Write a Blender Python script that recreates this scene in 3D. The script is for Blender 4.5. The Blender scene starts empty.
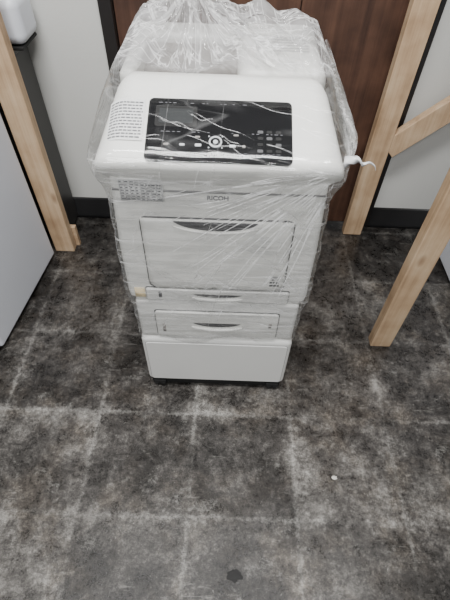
import bpy, bmesh, math, random
from mathutils import Vector, Matrix, noise
random.seed(4)
S=bpy.context.scene
C=S.collection

# ---------------------------------------------------------------- node helpers
def newmat(name):
    m=bpy.data.materials.new(name); m.use_nodes=True
    nt=m.node_tree; nt.nodes.clear()
    out=nt.nodes.new('ShaderNodeOutputMaterial')
    return m,nt,out
def N(nt,t,**kw):
    n=nt.nodes.new(t)
    for k,v in kw.items(): setattr(n,k,v)
    return n
def L(nt,a,b): nt.links.new(a,b)
def math_(nt,op,a,b=None,c=None,clamp=False):
    n=nt.nodes.new('ShaderNodeMath'); n.operation=op; n.use_clamp=clamp
    for i,v in enumerate((a,b,c)):
        if v is None: continue
        if isinstance(v,(int,float)): n.inputs[i].default_value=v
        else: nt.links.new(v,n.inputs[i])
    return n.outputs[0]
def ramp(nt,fac,stops):
    r=nt.nodes.new('ShaderNodeValToRGB')
    e=r.color_ramp.elements
    while len(e)<len(stops): e.new(0.5)
    for i,(p,c) in enumerate(stops):
        e[i].position=p
        e[i].color=(c,c,c,1) if isinstance(c,(int,float)) else (*c,1)
    nt.links.new(fac,r.inputs[0]); return r.outputs[0]
def mixc(nt,fac,a,b,mode='MIX'):
    n=nt.nodes.new('ShaderNodeMix'); n.data_type='RGBA'; n.blend_type=mode
    if isinstance(fac,(int,float)): n.inputs[0].default_value=fac
    else: nt.links.new(fac,n.inputs[0])
    for s,v in ((n.inputs[6],a),(n.inputs[7],b)):
        if isinstance(v,tuple): s.default_value=(*v,1)
        else: nt.links.new(v,s)
    return n.outputs[2]
def simple(name,col,rough=0.45,metal=0.0,var=0.05,vscale=8,bump=0.0,bscale=200,spec=0.5):
    m,nt,out=newmat(name)
    b=N(nt,'ShaderNodeBsdfPrincipled'); L(nt,b.outputs[0],out.inputs[0])
    b.inputs['Roughness'].default_value=rough; b.inputs['Metallic'].default_value=metal
    b.inputs['Specular IOR Level'].default_value=spec
    tc=N(nt,'ShaderNodeTexCoord')
    nz=N(nt,'ShaderNodeTexNoise'); nz.inputs['Scale'].default_value=vscale; nz.inputs['Detail'].default_value=5
    L(nt,tc.outputs['Object'],nz.inputs['Vector'])
    a=tuple(c*(1-var) for c in col); d=tuple(min(1,c*(1+var)) for c in col)
    L(nt,ramp(nt,nz.outputs[0],[(0.3,a),(0.7,d)]),b.inputs['Base Color'])
    if bump:
        n2=N(nt,'ShaderNodeTexNoise'); n2.inputs['Scale'].default_value=bscale
        L(nt,tc.outputs['Object'],n2.inputs['Vector'])
        bp=N(nt,'ShaderNodeBump'); bp.inputs['Strength'].default_value=bump; bp.inputs['Distance'].default_value=0.002
        L(nt,n2.outputs[0],bp.inputs['Height']); L(nt,bp.outputs[0],b.inputs['Normal'])
    return m
def srgb(r,g,b):
    f=lambda c:((c/255+0.055)/1.055)**2.4 if c/255>0.04045 else c/255/12.92
    return (f(r),f(g),f(b))

# ---------------------------------------------------------------- materials
M={}
M['white']=simple('printer_white',srgb(232,232,228),0.38,var=0.01)
M['white2']=simple('printer_offwhite',srgb(224,224,221),0.42,var=0.015)
M['grey']=simple('printer_grey',srgb(146,142,138),0.5,var=0.05)
M['ltgrey']=simple('light_grey_plastic',srgb(190,190,190),0.5,var=0.03)
M['gap']=simple('dark_gap',srgb(82,82,84),0.6)
M['black']=simple('glossy_black',srgb(12,12,14),0.16,var=0.1)
M['rubber']=simple('black_rubber',srgb(16,16,16),0.75)
M['screen']=simple('lcd_grey',srgb(36,39,40),0.35)
M['btn']=simple('button_grey',srgb(205,208,210),0.35)
M['paper']=simple('label_paper',srgb(226,227,226),0.7)
M['ink']=simple('label_ink',srgb(106,106,110),0.7)
M['logo']=simple('logo_ink',srgb(120,120,124),0.6)
M['darkink']=simple('dark_ink',srgb(70,70,72),0.6)
M['sticker']=simple('cream_sticker',srgb(222,204,166),0.6)
M['applwhite']=simple('appliance_white',srgb(208,211,218),0.35,var=0.03,vscale=2)
M['blackmetal']=simple('black_metal',srgb(44,43,42),0.45,var=0.15)
M['base']=simple('black_vinyl',srgb(30,30,31),0.35,var=0.2)
M['frame']=simple('dark_frame_paint',srgb(30,27,26),0.4,var=0.2)
M['wall']=simple('wall_paint',srgb(200,200,196),0.85,var=0.025,vscale=2.5,bump=0.25,bscale=120)

def wood(name,axis,c0,c1,c2,dens=1.0,rough=0.6):
    m,nt,out=newmat(name)
    b=N(nt,'ShaderNodeBsdfPrincipled'); L(nt,b.outputs[0],out.inputs[0])
    b.inputs['Roughness'].default_value=rough
    tc=N(nt,'ShaderNodeTexCoord'); mp=N(nt,'ShaderNodeMapping')
    L(nt,tc.outputs['Object'],mp.inputs[0])
    sc=[44*dens]*3; sc[axis]=1.2*dens; mp.inputs['Scale'].default_value=sc
    nz=N(nt,'ShaderNodeTexNoise'); nz.inputs['Scale'].default_value=1; nz.inputs['Detail'].default_value=9; nz.inputs['Roughness'].default_value=.72
    nz.inputs['Distortion'].default_value=.2
    L(nt,mp.outputs[0],nz.inputs['Vector'])
    n2=N(nt,'ShaderNodeTexNoise'); n2.inputs['Scale'].default_value=9; n2.inputs['Detail'].default_value=8; L(nt,tc.outputs['Object'],n2.inputs['Vector'])
    s=math_(nt,'ADD',math_(nt,'MULTIPLY',nz.outputs[0],.55),math_(nt,'MULTIPLY',n2.outputs[0],.45))
    col=ramp(nt,s,[(.36,c0),(.5,c1),(.63,c2)])
    if dens==1.0:
        vo=N(nt,'ShaderNodeTexVoronoi'); vo.inputs['Scale'].default_value=1
        mp2=N(nt,'ShaderNodeMapping'); s2=[9]*3; s2[axis]=4; mp2.inputs['Scale'].default_value=s2
        L(nt,tc.outputs['Object'],mp2.inputs[0]); L(nt,mp2.outputs[0],vo.inputs['Vector'])
        kn=ramp(nt,vo.outputs['Distance'],[(.03,.8),(.13,0.0)])
        col=mixc(nt,kn,col,srgb(116,82,56))
    L(nt,col,b.inputs['Base Color'])
    bp=N(nt,'ShaderNodeBump'); bp.inputs['Strength'].default_value=.3; bp.inputs['Distance'].default_value=.002
    L(nt,s,bp.inputs['Height']); L(nt,bp.outputs[0],b.inputs['Normal'])
    return m
M['pine']=wood('pine_lumber',2,srgb(150,122,93),srgb(184,156,125),srgb(203,179,149))
M['pinex']=wood('pine_lumber_y',1,srgb(150,122,93),srgb(180,153,123),srgb(199,176,146))
M['door']=wood('walnut_door',2,srgb(50,33,26),srgb(74,51,40),srgb(93,66,52),.8,.5)

def floor_mat():
    m,nt,out=newmat('stained_tile_floor')
    b=N(nt,'ShaderNodeBsdfPrincipled'); L(nt,b.outputs[0],out.inputs[0])
    tc=N(nt,'ShaderNodeTexCoord')
    def nz(scale,det=8,rough=.6,dist=0,off=(0,0,0),sc=(1,1,1),rot=0):
        mp=N(nt,'ShaderNodeMapping'); mp.inputs['Location'].default_value=off; mp.inputs['Scale'].default_value=sc
        mp.inputs['Rotation'].default_value=(0,0,rot)
        L(nt,tc.outputs['Object'],mp.inputs[0])
        n=N(nt,'ShaderNodeTexNoise'); n.inputs['Scale'].default_value=scale; n.inputs['Detail'].default_value=det
        n.inputs['Roughness'].default_value=rough; n.inputs['Distortion'].default_value=dist
        L(nt,mp.outputs[0],n.inputs['Vector']); return n
    warp=nz(7,4,.6); warp2=nz(50,5,.8,0,(3,1,0))
    sx=N(nt,'ShaderNodeSeparateXYZ'); L(nt,tc.outputs['Object'],sx.inputs[0])
    wc=N(nt,'ShaderNodeSeparateColor'); L(nt,warp.outputs['Color'],wc.inputs[0])
    wc2=N(nt,'ShaderNodeSeparateColor'); L(nt,warp2.outputs['Color'],wc2.inputs[0])
    def dist(ax,ch,off):
        v=math_(nt,'ADD',sx.outputs[ax],off)
        v=math_(nt,'ADD',v,math_(nt,'MULTIPLY',math_(nt,'SUBTRACT',wc.outputs[ch],.5),.016))
        v=math_(nt,'ADD',v,math_(nt,'MULTIPLY',math_(nt,'SUBTRACT',wc2.outputs[ch],.5),.042))
        v=math_(nt,'DIVIDE',v,.303)
        f=math_(nt,'FRACT',v)
        return math_(nt,'MULTIPLY',math_(nt,'MINIMUM',f,math_(nt,'SUBTRACT',1.0,f)),.303), math_(nt,'FLOOR',v)
    dx,fx=dist(0,0,.386+.303*10); dy,fy=dist(1,1,-.610+.303*10)
    d=math_(nt,'MINIMUM',dx,dy)
    line=ramp(nt,d,[(0.0,1.0),(.003,.8),(.0080,0.0)])
    halo=ramp(nt,d,[(0.0,1.0),(.018,.6),(.050,0.0)])
    brk=ramp(nt,nz(3.8,11,.82,0,(5,5,0)).outputs[0],[(.45,0.0),(.52,.45),(.58,1.0)])
    cv=N(nt,'ShaderNodeCombineXYZ'); L(nt,fx,cv.inputs[0]); L(nt,fy,cv.inputs[1])
    wn=N(nt,'ShaderNodeTexWhiteNoise'); wn.noise_dimensions='2D'; L(nt,cv.outputs[0],wn.inputs['Vector'])
    big=nz(4,5,.65,0,(1,2,0)).outputs[0]
    med=nz(11,14,.88,0,(7,3,0)).outputs[0]
    fin=nz(90,10,1.0,0,(2,9,0)).outputs[0]
    t=math_(nt,'ADD',math_(nt,'MULTIPLY',big,.42),math_(nt,'MULTIPLY',med,1.15))
    t=math_(nt,'ADD',t,math_(nt,'MULTIPLY',fin,1.0))
    t=math_(nt,'SUBTRACT',t,.800)
    t=math_(nt,'ADD',t,math_(nt,'MULTIPLY',math_(nt,'SUBTRACT',wn.outputs[0],.5),.10))
    t=math_(nt,'ADD',t,math_(nt,'MULTIPLY',math_(nt,'MULTIPLY',halo,brk),.11))
    col=ramp(nt,t,[(.34,srgb(30,28,27)),(.43,srgb(51,49,47)),(.51,srgb(76,73,71)),(.59,srgb(107,104,100)),(.68,srgb(152,149,144)),(.80,srgb(204,201,196))])
    br=ramp(nt,nz(7,9,.7,0,(9,1,0)).outputs[0],[(.48,0.0),(.62,.75)])
    col=mixc(nt,br,col,mixc(nt,1.0,col,(.97,.89,.80),'MULTIPLY'))
    g=math_(nt,'MULTIPLY',line,math_(nt,'ADD',math_(nt,'MULTIPLY',brk,.82),.13))
    g=math_(nt,'MULTIPLY',g,ramp(nt,fin,[(.43,.05),(.55,1.0)]))
    col=mixc(nt,math_(nt,'MULTIPLY',g,.75),col,srgb(178,176,171))
    st=ramp(nt,nz(5,14,.88,0,(14,4,0)).outputs[0],[(.53,0.0),(.555,.85)])
    col=mixc(nt,math_(nt,'MULTIPLY',st,.62),col,srgb(38,35,33))
    sc=ramp(nt,nz(7,15,.93,0,(1,14,0)).outputs[0],[(.55,0.0),(.59,1.0)])
    col=mixc(nt,math_(nt,'MULTIPLY',sc,.45),col,srgb(172,170,165))
    for rot,off in ((.5,(0,3,0)),(-.9,(5,1,0)),(1.7,(2,8,0))):
        s1=nz(1,6,.75,.3,off,(10,90,1),rot).outputs[0]
        mk=ramp(nt,nz(5,6,.7,0,off).outputs[0],[(.54,0.0),(.62,1.0)])
        s1=math_(nt,'MULTIPLY',ramp(nt,s1,[(.59,0.0),(.63,1.0)]),mk)
        col=mixc(nt,math_(nt,'MULTIPLY',s1,.30),col,srgb(180,178,172))
    ws=ramp(nt,nz(75,6,.8,.5,(8,2,0)).outputs[0],[(.64,0.0),(.69,1.0)])
    col=mixc(nt,math_(nt,'MULTIPLY',ws,.5),col,srgb(200,197,190))
    L(nt,col,b.inputs['Base Color'])
    L(nt,ramp(nt,med,[(.38,.20),(.62,.50)]),b.inputs['Roughness'])
    bp=N(nt,'ShaderNodeBump'); bp.inputs['Strength'].default_value=.40; bp.inputs['Distance'].default_value=.003
    L(nt,t,bp.inputs['Height']); L(nt,bp.outputs[0],b.inputs['Normal'])
    return m
M['floor']=floor_mat()

def film_shader(nt,out,s,normal,glossfac=1.0,tone=None,rough=.10):
    tr=N(nt,'ShaderNodeBsdfTransparent'); tr.inputs[0].default_value=(1,1,1,1)
    gl=N(nt,'ShaderNodeBsdfGlossy'); gl.inputs['Roughness'].default_value=rough; L(nt,normal,gl.inputs['Normal'])
    df=N(nt,'ShaderNodeBsdfDiffuse'); tl=N(nt,'ShaderNodeBsdfTranslucent'); 
    for n in (df,tl):
        if tone is None: n.inputs[0].default_value=(.98,.98,.98,1)
        else: L(nt,tone,n.inputs[0])
    dm=N(nt,'ShaderNodeMixShader'); dm.inputs[0].default_value=.3; L(nt,df.outputs[0],dm.inputs[1]); L(nt,tl.outputs[0],dm.inputs[2])
    fr=N(nt,'ShaderNodeFresnel'); fr.inputs[0].default_value=1.45; L(nt,normal,fr.inputs['Normal'])
    m1=N(nt,'ShaderNodeMixShader'); L(nt,math_(nt,'MINIMUM',math_(nt,'MULTIPLY',fr.outputs[0],glossfac),.45),m1.inputs[0])
    L(nt,tr.outputs[0],m1.inputs[1]); L(nt,gl.outputs[0],m1.inputs[2])
    m2=N(nt,'ShaderNodeMixShader')
    if isinstance(s,float): m2.inputs[0].default_value=s
    else: L(nt,s,m2.inputs[0])
    L(nt,m1.outputs[0],m2.inputs[1]); L(nt,dm.outputs[0],m2.inputs[2])
    L(nt,m2.outputs[0],out.inputs[0])
def wrap_mat():
    m,nt,out=newmat('stretch_wrap_film')
    tc=N(nt,'ShaderNodeTexCoord')
    def streak(rot,scale,lo,hi,loc=(0,0,0),dist=.5):
        mp=N(nt,'ShaderNodeMapping'); mp.inputs['Rotation'].default_value=rot; mp.inputs['Scale'].default_value=scale
        mp.inputs['Location'].default_value=loc
        L(nt,tc.outputs['Object'],mp.inputs[0])
        n=N(nt,'ShaderNodeTexNoise'); n.inputs['Scale'].default_value=1; n.inputs['Detail'].default_value=2; n.inputs['Distortion'].default_value=dist
        L(nt,mp.outputs[0],n.inputs['Vector'])
        r=math_(nt,'ABSOLUTE',math_(nt,'SUBTRACT',n.outputs[0],.5))
        return ramp(nt,r,[(0.0,1.0),(lo,.5),(hi,0.0)]),n.outputs[0]
    a,ra=streak((0,.45,0),(2.6,5,30),.007,.015)
    c,rc=streak((0,-.7,0),(2.4,5,27),.006,.013,(3,1,2))
    e,re=streak((0,1.15,0),(3,4,26),.005,.012,(7,1,5))
    k_,rk=streak((0,.45,0),(3.5,4,20),.02,.05,(1,6,2))
    k2,rk2=streak((0,-.9,0),(3.5,4,20),.02,.05,(5,6,2))
    def msk(sc,off,lo,hi):
        mp=N(nt,'ShaderNodeMapping'); mp.inputs['Location'].default_value=off
        L(nt,tc.outputs['Object'],mp.inputs[0])
        mk=N(nt,'ShaderNodeTexNoise'); mk.inputs['Scale'].default_value=sc; mk.inputs['Detail'].default_value=3
        L(nt,mp.outputs[0],mk.inputs['Vector']); return ramp(nt,mk.outputs[0],[(lo,0.0),(hi,1.0)])
    s=math_(nt,'ADD',math_(nt,'MULTIPLY',a,msk(7,(0,0,0),.44,.60)),math_(nt,'MULTIPLY',c,msk(7,(4,4,1),.42,.60)))  # white diffuse streaks paint the glints of the film wrinkles
    s=math_(nt,'ADD',s,math_(nt,'MULTIPLY',e,msk(6,(8,2,7),.46,.62)),clamp=True)
    grey=math_(nt,'ADD',math_(nt,'MULTIPLY',k_,msk(6,(2,9,4),.46,.64)),math_(nt,'MULTIPLY',k2,msk(6,(5,5,4),.44,.62)),clamp=True)  # grey streaks put the wrinkles' shading into the film colour
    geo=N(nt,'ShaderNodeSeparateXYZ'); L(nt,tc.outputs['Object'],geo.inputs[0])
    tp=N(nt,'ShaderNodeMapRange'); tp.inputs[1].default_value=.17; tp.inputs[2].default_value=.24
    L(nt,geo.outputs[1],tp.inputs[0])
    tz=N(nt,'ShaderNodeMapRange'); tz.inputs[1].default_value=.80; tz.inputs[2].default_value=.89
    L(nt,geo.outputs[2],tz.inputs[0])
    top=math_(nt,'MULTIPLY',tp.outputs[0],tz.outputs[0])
    sl=N(nt,'ShaderNodeMapRange'); sl.inputs[1].default_value=.845; sl.inputs[2].default_value=.86; sl.inputs[3].default_value=1; sl.inputs[4].default_value=.14
    L(nt,geo.outputs[2],sl.inputs[0])
    s=math_(nt,'MULTIPLY',s,sl.outputs[0])
    def radial(px,py,ka,kr,det):
        dx=math_(nt,'SUBTRACT',geo.outputs[0],px); dy=math_(nt,'SUBTRACT',geo.outputs[1],py)
        rr=math_(nt,'SQRT',math_(nt,'ADD',math_(nt,'MULTIPLY',dx,dx),math_(nt,'ADD',math_(nt,'MULTIPLY',dy,dy),.0004)))
        cb=N(nt,'ShaderNodeCombineXYZ')
        L(nt,math_(nt,'MULTIPLY',math_(nt,'DIVIDE',dx,rr),ka),cb.inputs[0])
        L(nt,math_(nt,'MULTIPLY',math_(nt,'DIVIDE',dy,rr),ka),cb.inputs[1])
        L(nt,math_(nt,'MULTIPLY',rr,kr),cb.inputs[2])
        n=N(nt,'ShaderNodeTexNoise'); n.inputs['Scale'].default_value=1; n.inputs['Detail'].default_value=det; n.inputs['Distortion'].default_value=.6
        L(nt,cb.outputs[0],n.inputs['Vector']); return n.outputs[0]
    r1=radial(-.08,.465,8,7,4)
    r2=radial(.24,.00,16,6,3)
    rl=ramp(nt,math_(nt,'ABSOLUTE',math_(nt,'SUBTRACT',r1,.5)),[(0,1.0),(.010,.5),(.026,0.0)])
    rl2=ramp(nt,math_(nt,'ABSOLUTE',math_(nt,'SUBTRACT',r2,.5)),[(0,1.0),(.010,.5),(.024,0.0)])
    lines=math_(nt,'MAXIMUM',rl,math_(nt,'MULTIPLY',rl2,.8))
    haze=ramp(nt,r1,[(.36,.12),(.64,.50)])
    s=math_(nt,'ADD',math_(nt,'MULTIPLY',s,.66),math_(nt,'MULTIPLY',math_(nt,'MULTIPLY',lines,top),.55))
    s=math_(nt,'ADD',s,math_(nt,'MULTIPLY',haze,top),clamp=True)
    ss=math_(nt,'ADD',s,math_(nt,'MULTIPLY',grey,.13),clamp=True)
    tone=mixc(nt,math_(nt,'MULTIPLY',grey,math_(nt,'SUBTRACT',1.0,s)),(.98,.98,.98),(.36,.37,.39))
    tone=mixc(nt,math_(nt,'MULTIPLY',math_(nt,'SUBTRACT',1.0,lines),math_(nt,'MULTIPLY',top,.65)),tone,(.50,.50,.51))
    h=math_(nt,'ADD',math_(nt,'ADD',ra,rc),math_(nt,'ADD',re,math_(nt,'MULTIPLY',math_(nt,'MULTIPLY',math_(nt,'ADD',r1,math_(nt,'MULTIPLY',r2,.6)),top),2.5)))
    bp=N(nt,'ShaderNodeBump'); bp.inputs['Strength'].default_value=.7; bp.inputs['Distance'].default_value=.008
    L(nt,h,bp.inputs['Height'])
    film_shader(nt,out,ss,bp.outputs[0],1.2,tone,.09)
    return m
M['wrap']=wrap_mat()
def crease_mat():
    m,nt,out=newmat('film_crease')
    tc=N(nt,'ShaderNodeTexCoord')
    n=N(nt,'ShaderNodeTexNoise'); n.inputs['Scale'].default_value=30; n.inputs['Detail'].default_value=4
    L(nt,tc.outputs['Object'],n.inputs['Vector'])
    s=ramp(nt,n.outputs[0],[(.40,.1),(.58,1.0)])
    geo=N(nt,'ShaderNodeSeparateXYZ'); L(nt,tc.outputs['Object'],geo.inputs[0])
    tz=N(nt,'ShaderNodeMapRange'); tz.inputs[1].default_value=.845; tz.inputs[2].default_value=.855
    tz.inputs[3].default_value=1.0; tz.inputs[4].default_value=.10
    L(nt,geo.outputs[2],tz.inputs[0])
    s=math_(nt,'MULTIPLY',s,tz.outputs[0])
    bp=N(nt,'ShaderNodeBump'); bp.inputs['Strength'].default_value=.3; L(nt,n.outputs[0],bp.inputs['Height'])
    film_shader(nt,out,s,bp.outputs[0],1.0,None,.25)
    return m
M['crease']=crease_mat()

# ---------------------------------------------------------------- geometry helpers
def empty(name,loc,label,cat):
    o=bpy.data.objects.new(name,None); o.location=loc; o.empty_display_size=.1
    C.objects.link(o); o['label']=label; o['category']=cat
    return o
def finish(name,bm,mat,parent=None,origin=(0,0,0),bevel=0,segs=3,smooth=True,structure=False):
    bmesh.ops.recalc_face_normals(bm,faces=bm.faces)
    o_=Vector(origin)
    for v in bm.verts: v.co-=o_
    me=bpy.data.meshes.new(name); bm.to_mesh(me); bm.free()
    me.materials.append(mat)
    o=bpy.data.objects.new(name,me); C.objects.link(o)
    if parent is not None: o.parent=parent
    else: o.location=o_
    if smooth:
        for p in me.polygons: p.use_smooth=True
    if bevel:
        b=o.modifiers.new('bevel','BEVEL'); b.width=bevel; b.segments=segs; b.limit_method='ANGLE'; b.angle_limit=math.radians(35)
        w=o.modifiers.new('wn','WEIGHTED_NORMAL'); w.keep_sharp=True
    if structure: o['kind']='structure'
    return o
def add_box(bm,x0,x1,y0,y1,z0,z1,M4=None):
    vs=[bm.verts.new((x,y,z)) for x in (x0,x1) for y in (y0,y1) for z in (z0,z1)]
    for f in ((0,1,3,2),(4,6,7,5),(0,4,5,1),(2,3,7,6),(0,2,6,4),(1,5,7,3)):
        bm.faces.new([vs[i] for i in f])
    if M4 is not None:
        for v in vs: v.co=M4@v.co
    return vs
def box(name,x0,x1,y0,y1,z0,z1,mat,parent=None,origin=(0,0,0),bevel=0,segs=3,M4=None,structure=False):
    bm=bmesh.new(); add_box(bm,x0,x1,y0,y1,z0,z1,M4)
    return finish(name,bm,mat,parent,origin,bevel,segs,structure=structure)
def extrude_poly(bm,pts,f0,f1):
    a=[bm.verts.new(f0(p)) for p in pts]; b=[bm.verts.new(f1(p)) for p in pts]
    n=len(pts)
    bm.faces.new(a); bm.faces.new(b[::-1])
    for i in range(n): bm.faces.new((a[i],b[i],b[(i+1)%n],a[(i+1)%n]))
def rrect(x0,x1,y0,y1,r,k=5):
    pts=[]
    for cx,cy,a0 in ((x1-r,y1-r,0),(x0+r,y1-r,90),(x0+r,y0+r,180),(x1-r,y0+r,270)):
        for i in range(k+1):
            a=math.radians(a0+90*i/k); pts.append((cx+r*math.cos(a),cy+r*math.sin(a)))
    return pts
def circ(cx,cy,r,k=28):
    return [(cx+r*math.cos(2*math.pi*i/k),cy+r*math.sin(2*math.pi*i/k)) for i in range(k)]

# ---------------------------------------------------------------- room
WALLY=1.575
box('floor',-2.2,2.2,-1.6,WALLY+.1,-.05,0,M['floor'],structure=True)
DL,DR=-.385,.60
fr=.045
bm=bmesh.new()
add_box(bm,-2.2,DL-fr,WALLY,WALLY+.1,0,2.5)
add_box(bm,DR+fr,2.2,WALLY,WALLY+.1,0,2.5)
add_box(bm,DL-fr,DR+fr,WALLY,WALLY+.1,2.1,2.5)
finish('wall_back',bm,M['wall'],structure=True,smooth=False)
box('wall_left',-2.3,-2.2,-1.6,WALLY+.1,0,2.5,M['wall'],structure=True)
box('wall_right',2.2,2.3,-1.6,WALLY+.1,0,2.5,M['wall'],structure=True)
bm=bmesh.new()
add_box(bm,DL,(DL+DR)/2+.098,WALLY+.012,WALLY+.055,.006,2.06)
add_box(bm,(DL+DR)/2+.101,DR,WALLY+.012,WALLY+.055,.006,2.06)
finish('door_1',bm,M['door'],bevel=.002,structure=True)
bm=bmesh.new()
add_box(bm,DL-fr,DL-.002,WALLY-.012,WALLY+.09,0,2.1)
add_box(bm,DR+.002,DR+fr,WALLY-.012,WALLY+.09,0,2.1)
add_box(bm,DL-.002,DR+.002,WALLY-.012,WALLY+.09,2.065,2.1)
finish('trim_1',bm,M['frame'],bevel=.004,structure=True)
def baseb(name,x0,x1):
    bm=bmesh.new()
    prof=[(WALLY,0),(WALLY-.016,0),(WALLY-.010,.012),(WALLY-.008,.095),(WALLY-.004,.102),(WALLY,.102)]
    extrude_poly(bm,prof,lambda p:(x0,p[0],p[1]),lambda p:(x1,p[0],p[1]))
    finish(name,bm,M['base'],structure=True)
baseb('baseboard_left',-2.2,DL-fr)
baseb('baseboard_right',DR+fr,2.2)

# ---------------------------------------------------------------- lumber
def board(name,p0,p1,w,t,parent,origin,mat,ref=(0,1,0)):
    p0=Vector(p0);p1=Vector(p1); d=(p1-p0); Ln=d.length; d.normalize()
    r=Vector(ref).normalized(); s=d.cross(r).normalized()
    bm=bmesh.new()
    n=14
    rows=[]
    for i in range(n+1):
        c=p0+d*(Ln*i/n)+s*(noise.noise(Vector((i*.4,p0.x*9,1)))*.0012)
        rows.append([bm.verts.new(c+s*a*w/2+r*b*t/2) for a,b in ((-1,-1),(1,-1),(1,1),(-1,1))])
    for i in range(n):
        for k in range(4):
            bm.faces.new((rows[i][k],rows[i][(k+1)%4],rows[i+1][(k+1)%4],rows[i+1][k]))
    bm.faces.new(rows[0]); bm.faces.new(rows[-1])
    return finish(name,bm,mat,parent,origin,bevel=.003,segs=2)
ro=(.58,1.2,0)
fr1=empty('wooden_frame',ro,'light pine lumber frame with upright posts and diagonal brace','wooden frame')
board('post',(.563,1.522,0),(.563,1.522,1.5),.080,.038,fr1,ro,M['pine'])
board('post',(.568,.916,0),(.568,.916,1.5),.072,.04,fr1,ro,M['pine'])
board('rail',(.624,.894,1.44),(.624,1.54,1.44),.089,.036,fr1,ro,M['pinex'],ref=(1,0,0))
board('brace',(.595,1.522,.420),(1.15,1.522,.92),.080,.034,fr1,ro,M['pine'])
lo=(-.69,1.36,0)
fr2=empty('wooden_frame',lo,'light pine upright post with foot block beside white appliance','wooden frame')
board('post',(-.689,1.350,0),(-.689,1.350,1.5),.080,.038,fr2,lo,M['pine'])
board('foot_block',(-.658,1.371,.05),(-.658,1.391,.05),.10,.045,fr2,lo,M['pinex'],ref=(1,0,0))

# ---------------------------------------------------------------- side machines
def appliance(rootname,label,cat,cx,cy,w,dp,h,rot,parts):
    o=(cx,cy,0)
    e=empty(rootname,o,label,cat)
    e.rotation_euler=(0,0,rot)
    x0,x1,y0,y1=cx-w/2,cx+w/2,cy-dp/2,cy+dp/2
    for k,(nm,a,b_,c,d,z0,z1,mt,bv) in enumerate(parts(x0,x1,y0,y1,h)):
        box(nm,a,b_,c,d,z0,z1,M[mt],e,o,bevel=bv)
    return e
appliance('white_appliance','tall white appliance with smooth side panel beside wooden post','appliance',
  -1.043,1.083,.60,.50,.92,-.099,
  lambda x0,x1,y0,y1,h:[('body',x0,x1,y0+.02,y1,.015,h-.02,'applwhite',.012),
                        ('front_door',x0+.005,x1-.005,y0-.005,y0+.018,.04,h-.06,'white2',.008),
                        ('top_lid',x0-.003,x1+.003,y0,y1+.002,h-.018,h,'white',.006),
                        ('plinth',x0+.03,x1-.03,y0+.05,y1-.03,0,.013,'rubber',.003)])
co=(-.90,1.48,0)
cab=empty('black_cabinet',co,'narrow black metal stand against the wall behind the post','stand')
box('body',-1.14,-.682,1.42,1.55,.02,.74,M['blackmetal'],cab,co,bevel=.006)
box('top_panel',-1.15,-.675,1.41,1.555,.742,.76,M['blackmetal'],cab,co,bevel=.004)
box('foot',-1.12,-1.06,1.43,1.54,0,.018,M['rubber'],cab,co,bevel=.002)
box('foot',-.75,-.70,1.43,1.54,0,.018,M['rubber'],cab,co,bevel=.002)
do=(-.9,1.48,.76)
dev=empty('desktop_device',do,'white rounded device resting on the black stand','device')
box('body',-1.10,-.625,1.412,1.552,.772,.90,M['applwhite'],dev,do,bevel=.03,segs=5)
box('base_plate',-1.09,-.64,1.416,1.548,.761,.771,M['rubber'],dev,do,bevel=.003)
appliance('white_appliance','white boxy appliance standing beyond the wooden frame','appliance',
  1.192,1.08,.56,.60,.8,0,
  lambda x0,x1,y0,y1,h:[('body',x0,x1,y0+.02,y1,.01,h,'applwhite',.012),
                        ('front_door',x0+.005,x1-.005,y0-.005,y0+.018,.04,h-.06,'white2',.008),
                        ('plinth',x0+.03,x1-.03,y0+.05,y1-.03,0,.009,'rubber',.002)])

# ---------------------------------------------------------------- PRINTER
PX=-.020
PO=(PX,.72,0)
YB=1.235
P=empty('laser_printer',PO,'white floor-standing laser printer wrapped in clear stretch film','printer')
def pb(name,x0,x1,y0,y1,z0,z1,mat,bevel=.004,segs=3,parent=None,M4=None):
    return box(name,PX+x0,PX+x1,y0,y1,z0,z1,M[mat],parent or P,PO,bevel,segs,M4)
def caster(x,y):
    bm=bmesh.new()
    for dx in (-.011,.011):
        extrude_poly(bm,circ(y,.016,.016,22),lambda p,dx=dx:(PX+x+dx-.006,p[0],p[1]),lambda p,dx=dx:(PX+x+dx+.006,p[0],p[1]))
    add_box(bm,PX+x-.02,PX+x+.02,y-.014,y+.012,.016,.034)
    finish('caster',bm,M['rubber'],P,PO,bevel=.0015,segs=2)
for x in (-.185,.185):
    for y in (.722,1.16): caster(x,y)
pb('caster_frame',-.210,.210,.718,1.20,.005,.036,'rubber',.003)
base=pb('base_cabinet',-.220,.220,.712,1.21,.036,.268,'white2',.014,5)
def front_plate(name,x0,x1,z0,z1,y0,y1,r,mat,parent,bev=.003):
    bm=bmesh.new()
    pts=rrect(PX+x0,PX+x1,z0,z1,r)
    extrude_poly(bm,pts,lambda p:(p[0],y0,p[1]),lambda p:(p[0],y1,p[1]))
    return finish(name,bm,M[mat],parent,PO,bevel=bev,segs=2)
M['softgap']=simple('soft_gap',srgb(140,140,140),0.6)
front_plate('panel_gap',-.2090,.2090,.0460,.2520,.7105,.714,.010,'softgap',base,0)
front_plate('front_panel',-.208,.208,.047,.251,.7085,.714,.010,'white2',base,.002)
tray=pb('tray_unit',-.217,.217,.722,1.22,.271,.424,'white2',.010,4)
front_plate('drawer_gap',-.1695,.1695,.2785,.3915,.7205,.724,.008,'gap',tray,0)
drawer=front_plate('paper_drawer',-.167,.167,.281,.389,.7145,.724,.008,'white',tray,.003)
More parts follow.
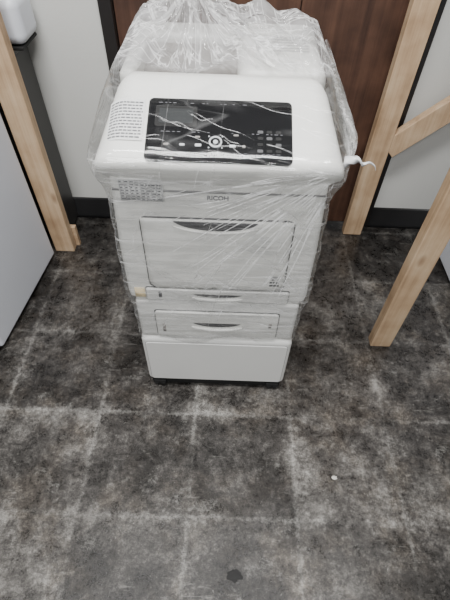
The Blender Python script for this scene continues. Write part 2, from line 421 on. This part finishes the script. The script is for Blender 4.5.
def arc_handle(name,cx,w,ztop,depth,mat,parent,y,th=.004,sag=.014):
    bm=bmesh.new(); pts=[]
    n=24
    for i in range(n+1):
        u=-1+2*i/n; pts.append((PX+cx+u*w/2,ztop))
    for i in range(n,-1,-1):
        u=-1+2*i/n
        if abs(u)>=.999: continue
        pts.append((PX+cx+u*w/2,ztop-depth-(sag)*(1-u*u)+depth*abs(u)**6))
    extrude_poly(bm,pts,lambda p:(p[0],y,p[1]),lambda p:(p[0],y+th,p[1]))
    return finish(name,bm,M[mat],parent,PO,bevel=.0008,segs=1,smooth=False)
arc_handle('handle_recess',0,.135,.347,.006,'gap',drawer,.7140,.004,.012)
def lip(name,cx,w,z,sag,parent,y,mat='white',rad=.005):
    bm=bmesh.new(); rows=[]
    n=24;k=8
    for i in range(n+1):
        u=-1+2*i/n; c=Vector((PX+cx+u*w/2,y,z-sag*(1-u*u)))
        rr=rad*(1-.6*u**6)
        rows.append([bm.verts.new(c+Vector((0,math.cos(2*math.pi*j/k)*rr,math.sin(2*math.pi*j/k)*rr))) for j in range(k)])
    for i in range(n):
        for j in range(k): bm.faces.new((rows[i][j],rows[i][(j+1)%k],rows[i+1][(j+1)%k],rows[i+1][j]))
    bm.faces.new(rows[0]);bm.faces.new(rows[-1])
    return finish(name,bm,M[mat],parent,PO)
lip('handle',0,.14,.332,.012,drawer,.712)
front_plate('paper_gauge',-.150,-.142,.304,.344,.7135,.7155,.002,'grey',drawer,0)
front_plate('paper_gauge',.142,.150,.334,.354,.7135,.7155,.002,'grey',drawer,0)
bm=bmesh.new(); rows=[]
for z,hw in ((.430,.220),(.437,.228),(.455,.2305),(.62,.228),(.80,.219)):
    rows.append([bm.verts.new((PX+p[0],p[1],z)) for p in rrect(-hw,hw,.728 if z>.431 else .736,YB,.012,4)])
for a,b in zip(rows[:-1],rows[1:]):
    for i in range(len(a)): bm.faces.new((a[i],a[(i+1)%len(a)],b[(i+1)%len(a)],b[i]))
bm.faces.new(rows[0]);bm.faces.new(rows[-1])
body=finish('main_body',bm,M['white'],P,PO,bevel=.0005,segs=1)
front_plate('drawer_gap',-.184,.184,.4305,.4765,.7265,.7295,.006,'gap',body,0)
d1=front_plate('paper_drawer',-.182,.182,.4335,.4745,.7195,.7295,.006,'white2',body,.003)
arc_handle('handle_recess',0,.13,.462,.004,'gap',d1,.719,.003,.009)
lip('handle',0,.13,.450,.008,d1,.717,rad=.004)
front_plate('paper_gauge',-.150,-.142,.445,.467,.7185,.7205,.002,'gap',d1,0)
front_plate('cover_gap',-.1718,.1668,.4775,.7028,.7265,.7295,.016,'gap',body,0)
bm=bmesh.new()
cx0,cx1,cz0,cz1=-.1685,.1635,.4810,.6990
nx,nz_=28,20
grid=[]
for j in range(nz_+1):
    row=[]
    for i in range(nx+1):
        u=i/nx;v=j/nz_
        x=cx0+(cx1-cx0)*u; z=cz0+(cz1-cz0)*v
        if v<.12:
            k=(1-v/.12)**2*.014
            x+= k if u<.5 else -k
        bul=.004*(1-(2*u-1)**4)*(1-(2*v-1)**6)
        row.append(bm.verts.new((PX+x,.7225-bul,z)))
    grid.append(row)
for j in range(nz_):
    for i in range(nx): bm.faces.new((grid[j][i],grid[j][i+1],grid[j+1][i+1],grid[j+1][i]))
ed=[e for e in bm.edges if e.is_boundary]
r=bmesh.ops.extrude_edge_only(bm,edges=ed)
for v in [g for g in r['geom'] if isinstance(g,bmesh.types.BMVert)]: v.co.y=.729
cover=finish('front_cover',bm,M['white'],P,PO)
arc_handle('handle_recess',-.005,.185,.6965,.008,'gap',cover,.7190,.005,.015)
arc_handle('handle_recess_floor',-.005,.140,.6925,.004,'darkink',cover,.7183,.003,.008)
lip('handle',-.005,.188,.685,.017,cover,.7185,rad=.003)
# hood / control panel housing: slopes down and flows into the front face
prof=[(.745,.770),(.731,.778),(.725,.792),(.716,.806),(.706,.820),(.701,.836),(.704,.850),(.712,.855),(.80,.891),(.862,.917),(.884,.926),(.903,.926),(.919,.917),(.930,.897),(.936,.86),(.936,.770)]
bm=bmesh.new(); secs=[]
xs=[-1,-.996,-.985,-.965,-.94,-.91,-.87,-.83,-.79]+[-.7+.1*i for i in range(15)]+[.79,.83,.87,.91,.94,.965,.985,.996,1]
cyz=Vector((.84,.770))
for u in xs:
    e=max(0,(abs(u)-.78)/.22); k0=1-math.sqrt(max(0,1-e*e)); shz=1-k0*.48; shy=1-k0*.22
    sec=[]
    for (y,z) in prof:
        yy=cyz.x+(y-cyz.x)*shy; zz=cyz.y+(z-cyz.y)*shz if z>cyz.y else z
        yy+=.006*(u*u)*(1 if y<.8 else 0)
        hw=.244-.025*min(1,max(0,(y-.72)/.20))
        if z<.83: hw-=.020*(.83-z)/.06
        sec.append(bm.verts.new((PX+u*hw,yy,zz)))
    secs.append(sec)
n=len(prof)
for a,b in zip(secs[:-1],secs[1:]):
    for i in range(n): bm.faces.new((a[i],a[(i+1)%n],b[(i+1)%n],b[i]))
bm.faces.new(secs[0]);bm.faces.new(secs[-1])
bez=finish('panel_housing',bm,M['white'],P,PO)
front_plate('housing_seam',-.216,.216,.7665,.7715,.7268,.735,.001,'softgap',body,0)
Sy,Sz=.7055,.8505; ty=Vector((0,.862-.712,.917-.855)).normalized(); nn=Vector((0,-ty.z,ty.y))
def slope(s,t,h): return Vector((PX+s,Sy,Sz))+ty*t+nn*(h+.0016)
def splate(name,pts,h0,h1,mat,parent,bev=.0005):
    bm=bmesh.new(); extrude_poly(bm,pts,lambda p:slope(p[0],p[1],h0),lambda p:slope(p[0],p[1],h1))
    return finish(name,bm,M[mat],parent,PO,bevel=bev,segs=1,smooth=False)
cp=splate('control_panel',rrect(-.139,.136,-.001,.140,.010),-.007,.0028,'black',bez,.001)
splate('display_screen',rrect(-.118,-.052,.082,.115,.003),.002,.0037,'screen',cp)
splate('display_border',rrect(-.125,-.045,.074,.122,.005),.002,.0032,'rubber',cp)
def ring(cx,cy,ro_,ri_,h0,h1,mat,parent,name):
    bm=bmesh.new(); k=32
    v=[[bm.verts.new(slope(cx+r*math.cos(2*math.pi*i/k),cy+r*math.sin(2*math.pi*i/k),h)) for i in range(k)] for r,h in ((ro_,h0),(ro_,h1),(ri_,h1),(ri_,h0))]
    for a in range(4):
        for i in range(k):
            bm.faces.new((v[a][i],v[a][(i+1)%k],v[(a+1)%4][(i+1)%k],v[(a+1)%4][i]))
    return finish(name,bm,M[mat],parent,PO)
ring(-.008,.042,.0125,.0095,.002,.0050,'btn',cp,'navigation_ring')
splate('ok_button',circ(-.008,.042,.0045),.002,.005,'btn',cp)
for a in range(4):
    an=math.radians(a*90+45)
    splate('arrow_button',circ(-.008+.0175*math.cos(an),.042+.0175*math.sin(an),.0024,3),.002,.004,'btn',cp)
for (s,t,w,h,mt) in ((-.040,.034,.012,.006,'btn'),(.024,.034,.012,.006,'btn'),(-.042,.052,.010,.004,'grey'),(.045,.034,.006,.006,'grey'),(.030,.058,.010,.004,'grey'),(-.070,.034,.010,.005,'btn'),(-.100,.034,.010,.005,'grey')):
    splate('button',rrect(s-w/2,s+w/2,t-h/2,t+h/2,.0019,3),.002,.0045,mt,cp)
for i in range(4):
    for j in range(3):
        splate('function_key',rrect(.070+j*.017,.081+j*.017,.022+i*.014,.029+i*.014,.002,2),.002,.0040,'gap' if (i+j)%3==0 else 'rubber',cp)
def dash(bm,s0,s1,t,hh,h): 
    v=[bm.verts.new(slope(a,b,h)) for a,b in ((s0,t),(s1,t),(s1,t+hh),(s0,t+hh))]; bm.faces.new(v)
bm=bmesh.new()
for t in (.018,.062,.128):
    s=-.12
    while s<.12:
        w=random.uniform(.003,.008)
        if random.random()<.45: dash(bm,s,s+w,t,.0014,.0031)
        s+=w+.004
o=finish('panel_fine_print',bm,M['ink'],cp,PO,smooth=False); o['kind']='stuff'
def hoodpt(s,t,h):
    u=abs(s)/.236; e=max(0,(u-.78)/.22); k0=1-math.sqrt(max(0,1-min(1,e)**2))
    p=slope(s,t,h); p.z-=(p.z-.770)*k0*.48; p.y+=(.84-p.y)*k0*.22+.004*u*u
    return p
def patch(bm,s0,s1,t0,t1,h,n=1):
    for i in range(n):
        a=s0+(s1-s0)*i/n; b=s0+(s1-s0)*(i+1)/n
        m=4 if n>1 else 1
        for j in range(m):
            c=t0+(t1-t0)*j/m; d=t0+(t1-t0)*(j+1)/m
            bm.faces.new([bm.verts.new(hoodpt(x,y,h)) for x,y in ((a,c),(b,c),(b,d),(a,d))])
def label_slope():
    bm=bmesh.new(); patch(bm,-.216,-.146,.040,.134,.0022,14)
    bmesh.ops.remove_doubles(bm,verts=bm.verts,dist=1e-6)
    l=finish('paper_label',bm,M['paper'],bez,PO)
    l['label']='white instruction label covered in fine print'
    bm=bmesh.new()
    for r_ in range(12):
        s=-.213
        while s<-.151:
            w=random.uniform(.004,.009)
            patch(bm,s,min(s+w,-.149),.045+r_*.0072,.0480+r_*.0072,.0030); s+=w+.0016
    o=finish('fine_print',bm,M['ink'],l,PO,smooth=False); o['kind']='stuff'
label_slope()
def label_front(x0,x1,z0,z1,rows,cols,y):
    l=front_plate('paper_label',x0,x1,z0,z1,y,y+.006,.001,'paper',body,0)
    l['label']='small white label printed with a grid of fine text'
    bm=bmesh.new(); dz=(z1-z0-.004)/rows; dx=(x1-x0-.004)/cols
    def q2(a,b,c,d):
        v=[bm.verts.new((PX+p,y-.0006,r)) for p,r in ((a,c),(b,c),(b,d),(a,d))]; bm.faces.new(v)
    for r_ in range(rows+1):
        z=z0+.002+r_*dz; q2(x0+.002,x1-.002,z-.0003,z+.0003)
    for c_ in range(cols+1):
        x=x0+.002+c_*dx; q2(x-.0003,x+.0003,z0+.002,z1-.002)
    for r_ in range(rows):
        for c_ in range(cols):
            x=x0+.002+c_*dx; z=z0+.002+r_*dz
            q2(x+.001,x+random.uniform(.4,.9)*dx,z+dz*.28,z+dz*.68)
    o=finish('fine_print',bm,M['ink'],l,PO,smooth=False); o['kind']='stuff'
label_front(-.200,-.112,.746,.798,7,8,.7215)
l=front_plate('paper_label',-.212,-.186,.436,.470,.7255,.730,.001,'sticker',body,0); l['label']='small cream sticker'
bm=bmesh.new()
def q(bm,x0,x1,z0,z1,y):
    v=[bm.verts.new((PX+a,y,b)) for a,b in ((x0,z0),(x1,z0),(x1,z1),(x0,z1))]; bm.faces.new(v)
q(bm,.132,.147,.522,.536,.7195);q(bm,.128,.152,.500,.506,.7198)
for i in range(3):q(bm,.128+i*.008,.134+i*.008,.510,.517,.7196)
finish('cover_marks',bm,M['darkink'],cover,PO,smooth=False)
def text(name,s,size,mat,parent,Mx,ext=.0003,bold=.0):
    cu=bpy.data.curves.new('t','FONT'); cu.body=s; cu.size=size; cu.align_x='CENTER'; cu.align_y='CENTER'; cu.extrude=ext; cu.offset=bold
    ob=bpy.data.objects.new('t',cu); C.objects.link(ob)
    bpy.context.view_layer.update()
    me=bpy.data.meshes.new_from_object(ob.evaluated_get(bpy.context.evaluated_depsgraph_get()))
    bpy.data.objects.remove(ob)
    me.transform(Mx); me.transform(Matrix.Translation(-Vector(PO)))
    me.materials.clear(); me.materials.append(mat)
    o=bpy.data.objects.new(name,me); C.objects.link(o); o.parent=parent; return o
text('brand_logo','RICOH',.0145,M['logo'],body,Matrix.Translation((PX-.002,.7272,.755))@Matrix.Rotation(math.radians(90),4,'X'),bold=.0004)

# top
tc_=pb('top_cover',.030,.220,.937,YB,.79,.922,'white',.028,6)
pb('tray_rim',-.220,-.185,.937,YB,.79,.912,'white',.014,4)
pb('rear_ridge',-.195,.045,YB-.085,YB,.79,.914,'white2',.014,4)
bm=bmesh.new()
prof2=[(.938,.80),(.938,.862),(1.02,.866),(1.10,.880),(YB-.085,.894),(YB-.085,.80)]
extrude_poly(bm,prof2,lambda p:(PX-.188,p[0],p[1]),lambda p:(PX+.032,p[0],p[1]))
ot=finish('output_tray',bm,M['grey'],P,PO,bevel=.002,segs=2,smooth=False)
pb('paper_stop',-.10,-.045,.962,.995,.860,.878,'ltgrey',.003,2)
bm=bmesh.new()
for i in range(6): add_box(bm,PX+.07,PX+.188,1.04+i*.016,1.046+i*.016,.9215,.9226)
finish('vent_slots',bm,M['ltgrey'],tc_,PO,smooth=False)

# ---------------------------------------------------------------- stretch wrap shell
def ring_pts(hw,yf,yb,n,r=.03):
    pts=rrect(-hw,hw,yf,yb,r,8)
    Pn=[Vector(p) for p in pts]; Ls=[0]
    for i in range(len(Pn)): Ls.append(Ls[-1]+(Pn[(i+1)%len(Pn)]-Pn[i]).length)
    T=Ls[-1]; out=[]; j=0
    for i in range(n):
        t=T*i/n
        while Ls[j+1]<t: j+=1
        a=(t-Ls[j])/(Ls[j+1]-Ls[j]+1e-9); out.append(Pn[j].lerp(Pn[(j+1)%len(Pn)],a))
    return out
YW=YB+.012
keys=[(.272,.221,.707,YW),(.30,.222,.704,YW),(.40,.222,.705,YW),(.426,.229,.709,YW),(.45,.2345,.709,YW),(.62,.232,.708,YW),(.76,.226,.704,YW),(.79,.232,.702,YW),(.815,.243,.698,YW),(.845,.2465,.694,YW),(.860,.244,.704,YW),(.885,.239,.765,YW),(.915,.231,.835,YW),(.932,.221,.876,YW)]
def lerpkey(t):
    for a,b in zip(keys[:-1],keys[1:]):
        if t<=b[0]:
            f=max(0,(t-a[0])/(b[0]-a[0])); return [a[i]+(b[i]-a[i])*f for i in range(4)]
    return list(keys[-1])
def ridge(v): return .5-abs(v)
NR=300; bm=bmesh.new(); rows=[]
Z0,Z1=.272,.932
zs=[Z0+(Z1-Z0)*i/130 for i in range(131)]
for z in zs:
    k=lerpkey(z); rr_=.022+.02*min(1,max(0,(z-.80)/.08)); ring_=ring_pts(k[1],k[2],k[3],NR,rr_)
    row=[]
    c=Vector((0,(k[2]+k[3])/2))
    for p in ring_:
        q3=Vector((p.x*7,p.y*7,z*7))
        d=noise.noise(Vector((p.x*9+z*14,p.y*9,z*26-p.x*18)))*.0028+noise.noise(q3*3)*.0012
        dirv=(p-c).normalized()
        zz=z
        if z<.31: zz=z+noise.noise(Vector((p.x*9,p.y*9,3)))*.05*(1-(z-Z0)/.038)
        side=max(0,abs(p.x)-.2)/.04*.005*(.35+noise.noise(Vector((z*12,p.y*5,2))))
        w=Vector((PX+p.x+dirv.x*(d+.001+side),p.y+dirv.y*(d+.001),zz))
        row.append(bm.verts.new(w))
    rows.append(row)
k=keys[-1]; rimp=[v.co.copy() for v in rows[-1]]; cc=Vector((PX,1.07,.95))
K=76
def fold(X,y,px,py,ka,kr,seed):
    dx,dy=X-px,y-py; r=math.sqrt(dx*dx+dy*dy+.0004)
    return ridge(noise.noise(Vector((dx/r*ka,dy/r*ka,r*kr+seed)))), r
def topz(x,y):
    X=x-PX
    rear=min(1,max(0,(y-.89)/.10))
    f1,r1=fold(X,y,-.08,1.185,3.2,5,1.5)
    f2,r2=fold(X,y,.24,.72,8,5,6.1)
    zt=.012*noise.noise(Vector((X*8,y*8,2)))+.050*(f1-.25)*min(1,r1/.08)+.034*(f2-.25)
    zt+=.008*ridge(noise.noise(Vector((X*34-y*12,y*18,8))))
    zt*=rear
    zt+=.078*math.exp(-(r1/.055)**1.2)
    zt+=.024*math.exp(-(abs(X-.07)/.04)**1.3-(abs(y-1.20)/.05)**1.5)
    zt+=.022*math.exp(-(abs(X+.165)/.035)**1.3-(abs(y-1.17)/.06)**1.5)
    zt-=.024*math.exp(-((X+.08)/.08)**4-((y-1.00)/.07)**4)
    return zt
for i in range(1,K):
    f=i/K; row=[]
    for rp in rimp:
        p=rp.lerp(cc,f); a=min(1,f*8)
        z=rp.z*(1-a)+.932*a+a*topz(p.x,p.y)
        row.append(bm.verts.new((p.x,p.y,z)))
    rows.append(row)
cv=bm.verts.new((cc.x,cc.y,.932+topz(cc.x,cc.y)))
for a,b in zip(rows[:-1],rows[1:]):
    for i in range(NR): bm.faces.new((a[i],a[(i+1)%NR],b[(i+1)%NR],b[i]))
for i in range(NR): bm.faces.new((rows[-1][i],rows[-1][(i+1)%NR],cv))
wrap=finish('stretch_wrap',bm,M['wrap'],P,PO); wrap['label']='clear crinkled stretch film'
def front_pt(x,z,off=.0022):
    k=lerpkey(z); hw=k[1]; yf=k[2]
    e=max(0,abs(x)-(hw-.03)); 
    y=yf+(.03-math.sqrt(max(0,.0009-e*e)) if e<.03 else .03)
    return Vector((PX+x,y-off,z+off*.4))
bm=bmesh.new()
def crease(x0,z0,x1,z1,w,bend):
    n=26; prev=None
    d=Vector((x1-x0,z1-z0)); Ln=d.length
    if Ln<.01: return
    nrm=Vector((-d.y,d.x))/Ln; ph=random.uniform(0,9)
    for i in range(n+1):
        f=i/n; b=bend*math.sin(math.pi*f)+.0012*math.sin(f*9+ph)
        x=x0+d.x*f+nrm.x*b; z=z0+d.y*f+nrm.y*b
        x=max(-.216,min(.216,x)); z=max(.276,min(.930,z))
        ww=w*(math.sin(math.pi*min(1,max(0,f*.96+.02)))**.6)*(.6+.6*random.random())
        k=2.2 if z>.86 else 1
        a=bm.verts.new(front_pt(x-nrm.x*ww,z-nrm.y*ww/k)); c=bm.verts.new(front_pt(x+nrm.x*ww,z+nrm.y*ww/k,.0026))
        if prev: bm.faces.new((prev[0],prev[1],c,a))
        prev=(a,c)
R=random.uniform
for i in range(44):
    an=math.radians(R(188,262)); l=R(.10,.48); s=R(.01,.10)
    crease(.226+math.cos(an)*s,.85+math.sin(an)*s,.226+math.cos(an)*l,.85+math.sin(an)*l,R(.0005,.0013),R(-.01,.01))
for i in range(100):
    x=R(-.22,.2); z=R(.30,.80); an=math.radians(random.choice((R(15,40),R(-50,-20),R(55,85),R(-50,-25)))); l=R(.03,.22)
    crease(x,z,x+math.cos(an)*l,z+math.sin(an)*l,R(.0004,.0011),R(-.008,.008))
for i in range(30):
    x=R(-.22,.05); z=R(.29,.49); an=math.radians(R(-14,16)); l=R(.1,.3)
    crease(x,z,x+math.cos(an)*l,z+math.sin(an)*l,R(.0004,.0011),R(-.008,.008))
for i in range(18):
    x=R(-.2,.18); z=R(.856,.92); an=math.radians(R(-28,-8)); l=R(.05,.18)
    crease(x,z,x+math.cos(an)*l,z+math.sin(an)*l*.45,R(.0006,.0020),R(-.003,.003))
o=finish('film_creases',bm,M['crease'],wrap,PO,smooth=False); o['kind']='stuff'
bm=bmesh.new(); apex=Vector((PX+.240,.706,.858)); NA=70; NB=12; rows=[]
for i in range(NA+1):
    f=i/NA
    if f<.6:
        g=f/.6; e=Vector((PX+.238-.014*g,.80+.30*g,.895+.035*g))
        e+=Vector((.010,0,.004))*math.sin(i*1.9)*(.6+.5*noise.noise(Vector((f*9,1,1))))
    else:
        g=(f-.6)/.4; e=Vector((PX+.238-.006*g,1.10-.28*g,.93-.20*g))
        e+=Vector((.008,0,.0))*math.sin(i*1.9)*(.8+.5*noise.noise(Vector((f*9,2,1))))
    row=[]
    for j in range(NB+1):
        h=j/NB; p=apex.lerp(e,h)
        p+=Vector((.004,0,.003))*math.sin(i*2.4)*math.sin(math.pi*h)
        p.x+=.013*math.sin(math.pi*h)*(1-f*.6)
        row.append(bm.verts.new(p))
    rows.append(row)
for a,b in zip(rows[:-1],rows[1:]):
    for j in range(NB): bm.faces.new((a[j],a[j+1],b[j+1],b[j]))
def gath():
    m,nt,out=newmat('gathered_film')
    tc=N(nt,'ShaderNodeTexCoord')
    n=N(nt,'ShaderNodeTexNoise'); n.inputs['Scale'].default_value=1; n.inputs['Detail'].default_value=3
    mp=N(nt,'ShaderNodeMapping'); mp.inputs['Scale'].default_value=(50,8,50); L(nt,tc.outputs['Object'],mp.inputs[0])
    L(nt,mp.outputs[0],n.inputs['Vector'])
    s=ramp(nt,n.outputs[0],[(.42,.05),(.65,.5)])
    bp=N(nt,'ShaderNodeBump'); bp.inputs['Strength'].default_value=.6; bp.inputs['Distance'].default_value=.01; L(nt,n.outputs[0],bp.inputs['Height'])
    film_shader(nt,out,s,bp.outputs[0],1.5)
    return m
finish('gathered_film',bm,gath(),wrap,PO)
bm=bmesh.new(); rows=[]
base_=Vector((PX+.232,.702,.862))
pts=[Vector((-.004,0,.0)),Vector((.008,-.006,.010)),Vector((.018,-.008,.012)),Vector((.028,-.006,.002)),Vector((.040,-.002,.004)),Vector((.052,0,-.004)),Vector((.057,0,-.014))]
def cr(i,t):
    g=lambda j:pts[max(0,min(len(pts)-1,j))]
    a,b,c,d=g(i-1),g(i),g(i+1),g(i+2)
    return .5*((2*b)+(c-a)*t+(2*a-5*b+4*c-d)*t*t+(3*b-a-3*c+d)*t**3)
rad=[.012,.009,.005,.004,.0022,.0018,.0010]
for i in range(len(pts)-1):
    for s in range(6):
        t=s/6; c=base_+cr(i,t); r=rad[i]*(1-t)+rad[i+1]*t
        ang=i*1.1+t*1.1
        rows.append([bm.verts.new(c+Vector((0,math.cos(ang+2*math.pi*j/8)*r*(1 if j%2 else .45),math.sin(ang+2*math.pi*j/8)*r*(1 if j%2 else .45)))) for j in range(8)])
for a,b in zip(rows[:-1],rows[1:]):
    for j in range(8): bm.faces.new((a[j],a[(j+1)%8],b[(j+1)%8],b[j]))
bm.faces.new(rows[0]);bm.faces.new(rows[-1])
finish('film_tail',bm,simple('bunched_film',srgb(215,216,218),.25),wrap,PO)

# ---------------------------------------------------------------- floor debris
def crumb(name,x,y,r,h,mat,label,cat):
    bm=bmesh.new(); bmesh.ops.create_icosphere(bm,subdivisions=3,radius=1)
    for v in bm.verts:
        k=1+.6*noise.noise(v.co*1.7+Vector((x*9,y*9,0)))
        v.co=Vector((v.co.x*r*k,v.co.y*r*.7*k,max(0,(v.co.z*.5+.5))*h))
    me=bpy.data.meshes.new(name); bm.to_mesh(me); bm.free(); me.materials.append(mat)
    o=bpy.data.objects.new(name,me); o.location=(x,y,0.0); C.objects.link(o)
    o['label']=label; o['category']=cat
crumb('paper_scrap',.338,.425,.0075,.004,simple('scrap_paper',srgb(205,202,194),.8),'tiny white scrap lying on the stained floor','scrap')
crumb('floor_plug',.048,.172,.018,.003,simple('plug_grime',srgb(20,19,19),.7,var=.3,vscale=60),'small round black plug in the stained floor','floor plug')

# ---------------------------------------------------------------- lights, world, camera
def area(name,loc,size,sy,power,col=(1,1,1),target=None):
    l=bpy.data.lights.new(name,'AREA'); l.shape='RECTANGLE'; l.size=size; l.size_y=sy; l.energy=power; l.color=col
    o=bpy.data.objects.new(name,l); o.location=loc; C.objects.link(o)
    if target: o.rotation_euler=(Vector(target)-Vector(loc)).to_track_quat('-Z','Y').to_euler()
    return o
area('overhead_light',(-.1,.50,2.6),1.2,.35,72,(1,.995,.985))
area('overhead_light',(-.3,-1.3,2.3),1.2,.5,40,(1,.995,.985),(0,.6,.7))  # fill lamp added behind the camera to brighten the printer's front
w=bpy.data.worlds.new('w'); S.world=w; w.use_nodes=True
bg=w.node_tree.nodes['Background']; bg.inputs[0].default_value=(.96,.98,1,1); bg.inputs[1].default_value=.38

cam=bpy.data.cameras.new('camera'); co_=bpy.data.objects.new('camera',cam); C.objects.link(co_)
cam.sensor_fit='VERTICAL'; cam.sensor_height=36; cam.lens=36*433/600
co_.matrix_world=Matrix.Translation((0,0,1.3))@Matrix.Rotation(math.radians(40),4,'X')@Matrix.Rotation(math.radians(2),4,'Z')
cam.clip_start=.01
S.camera=co_
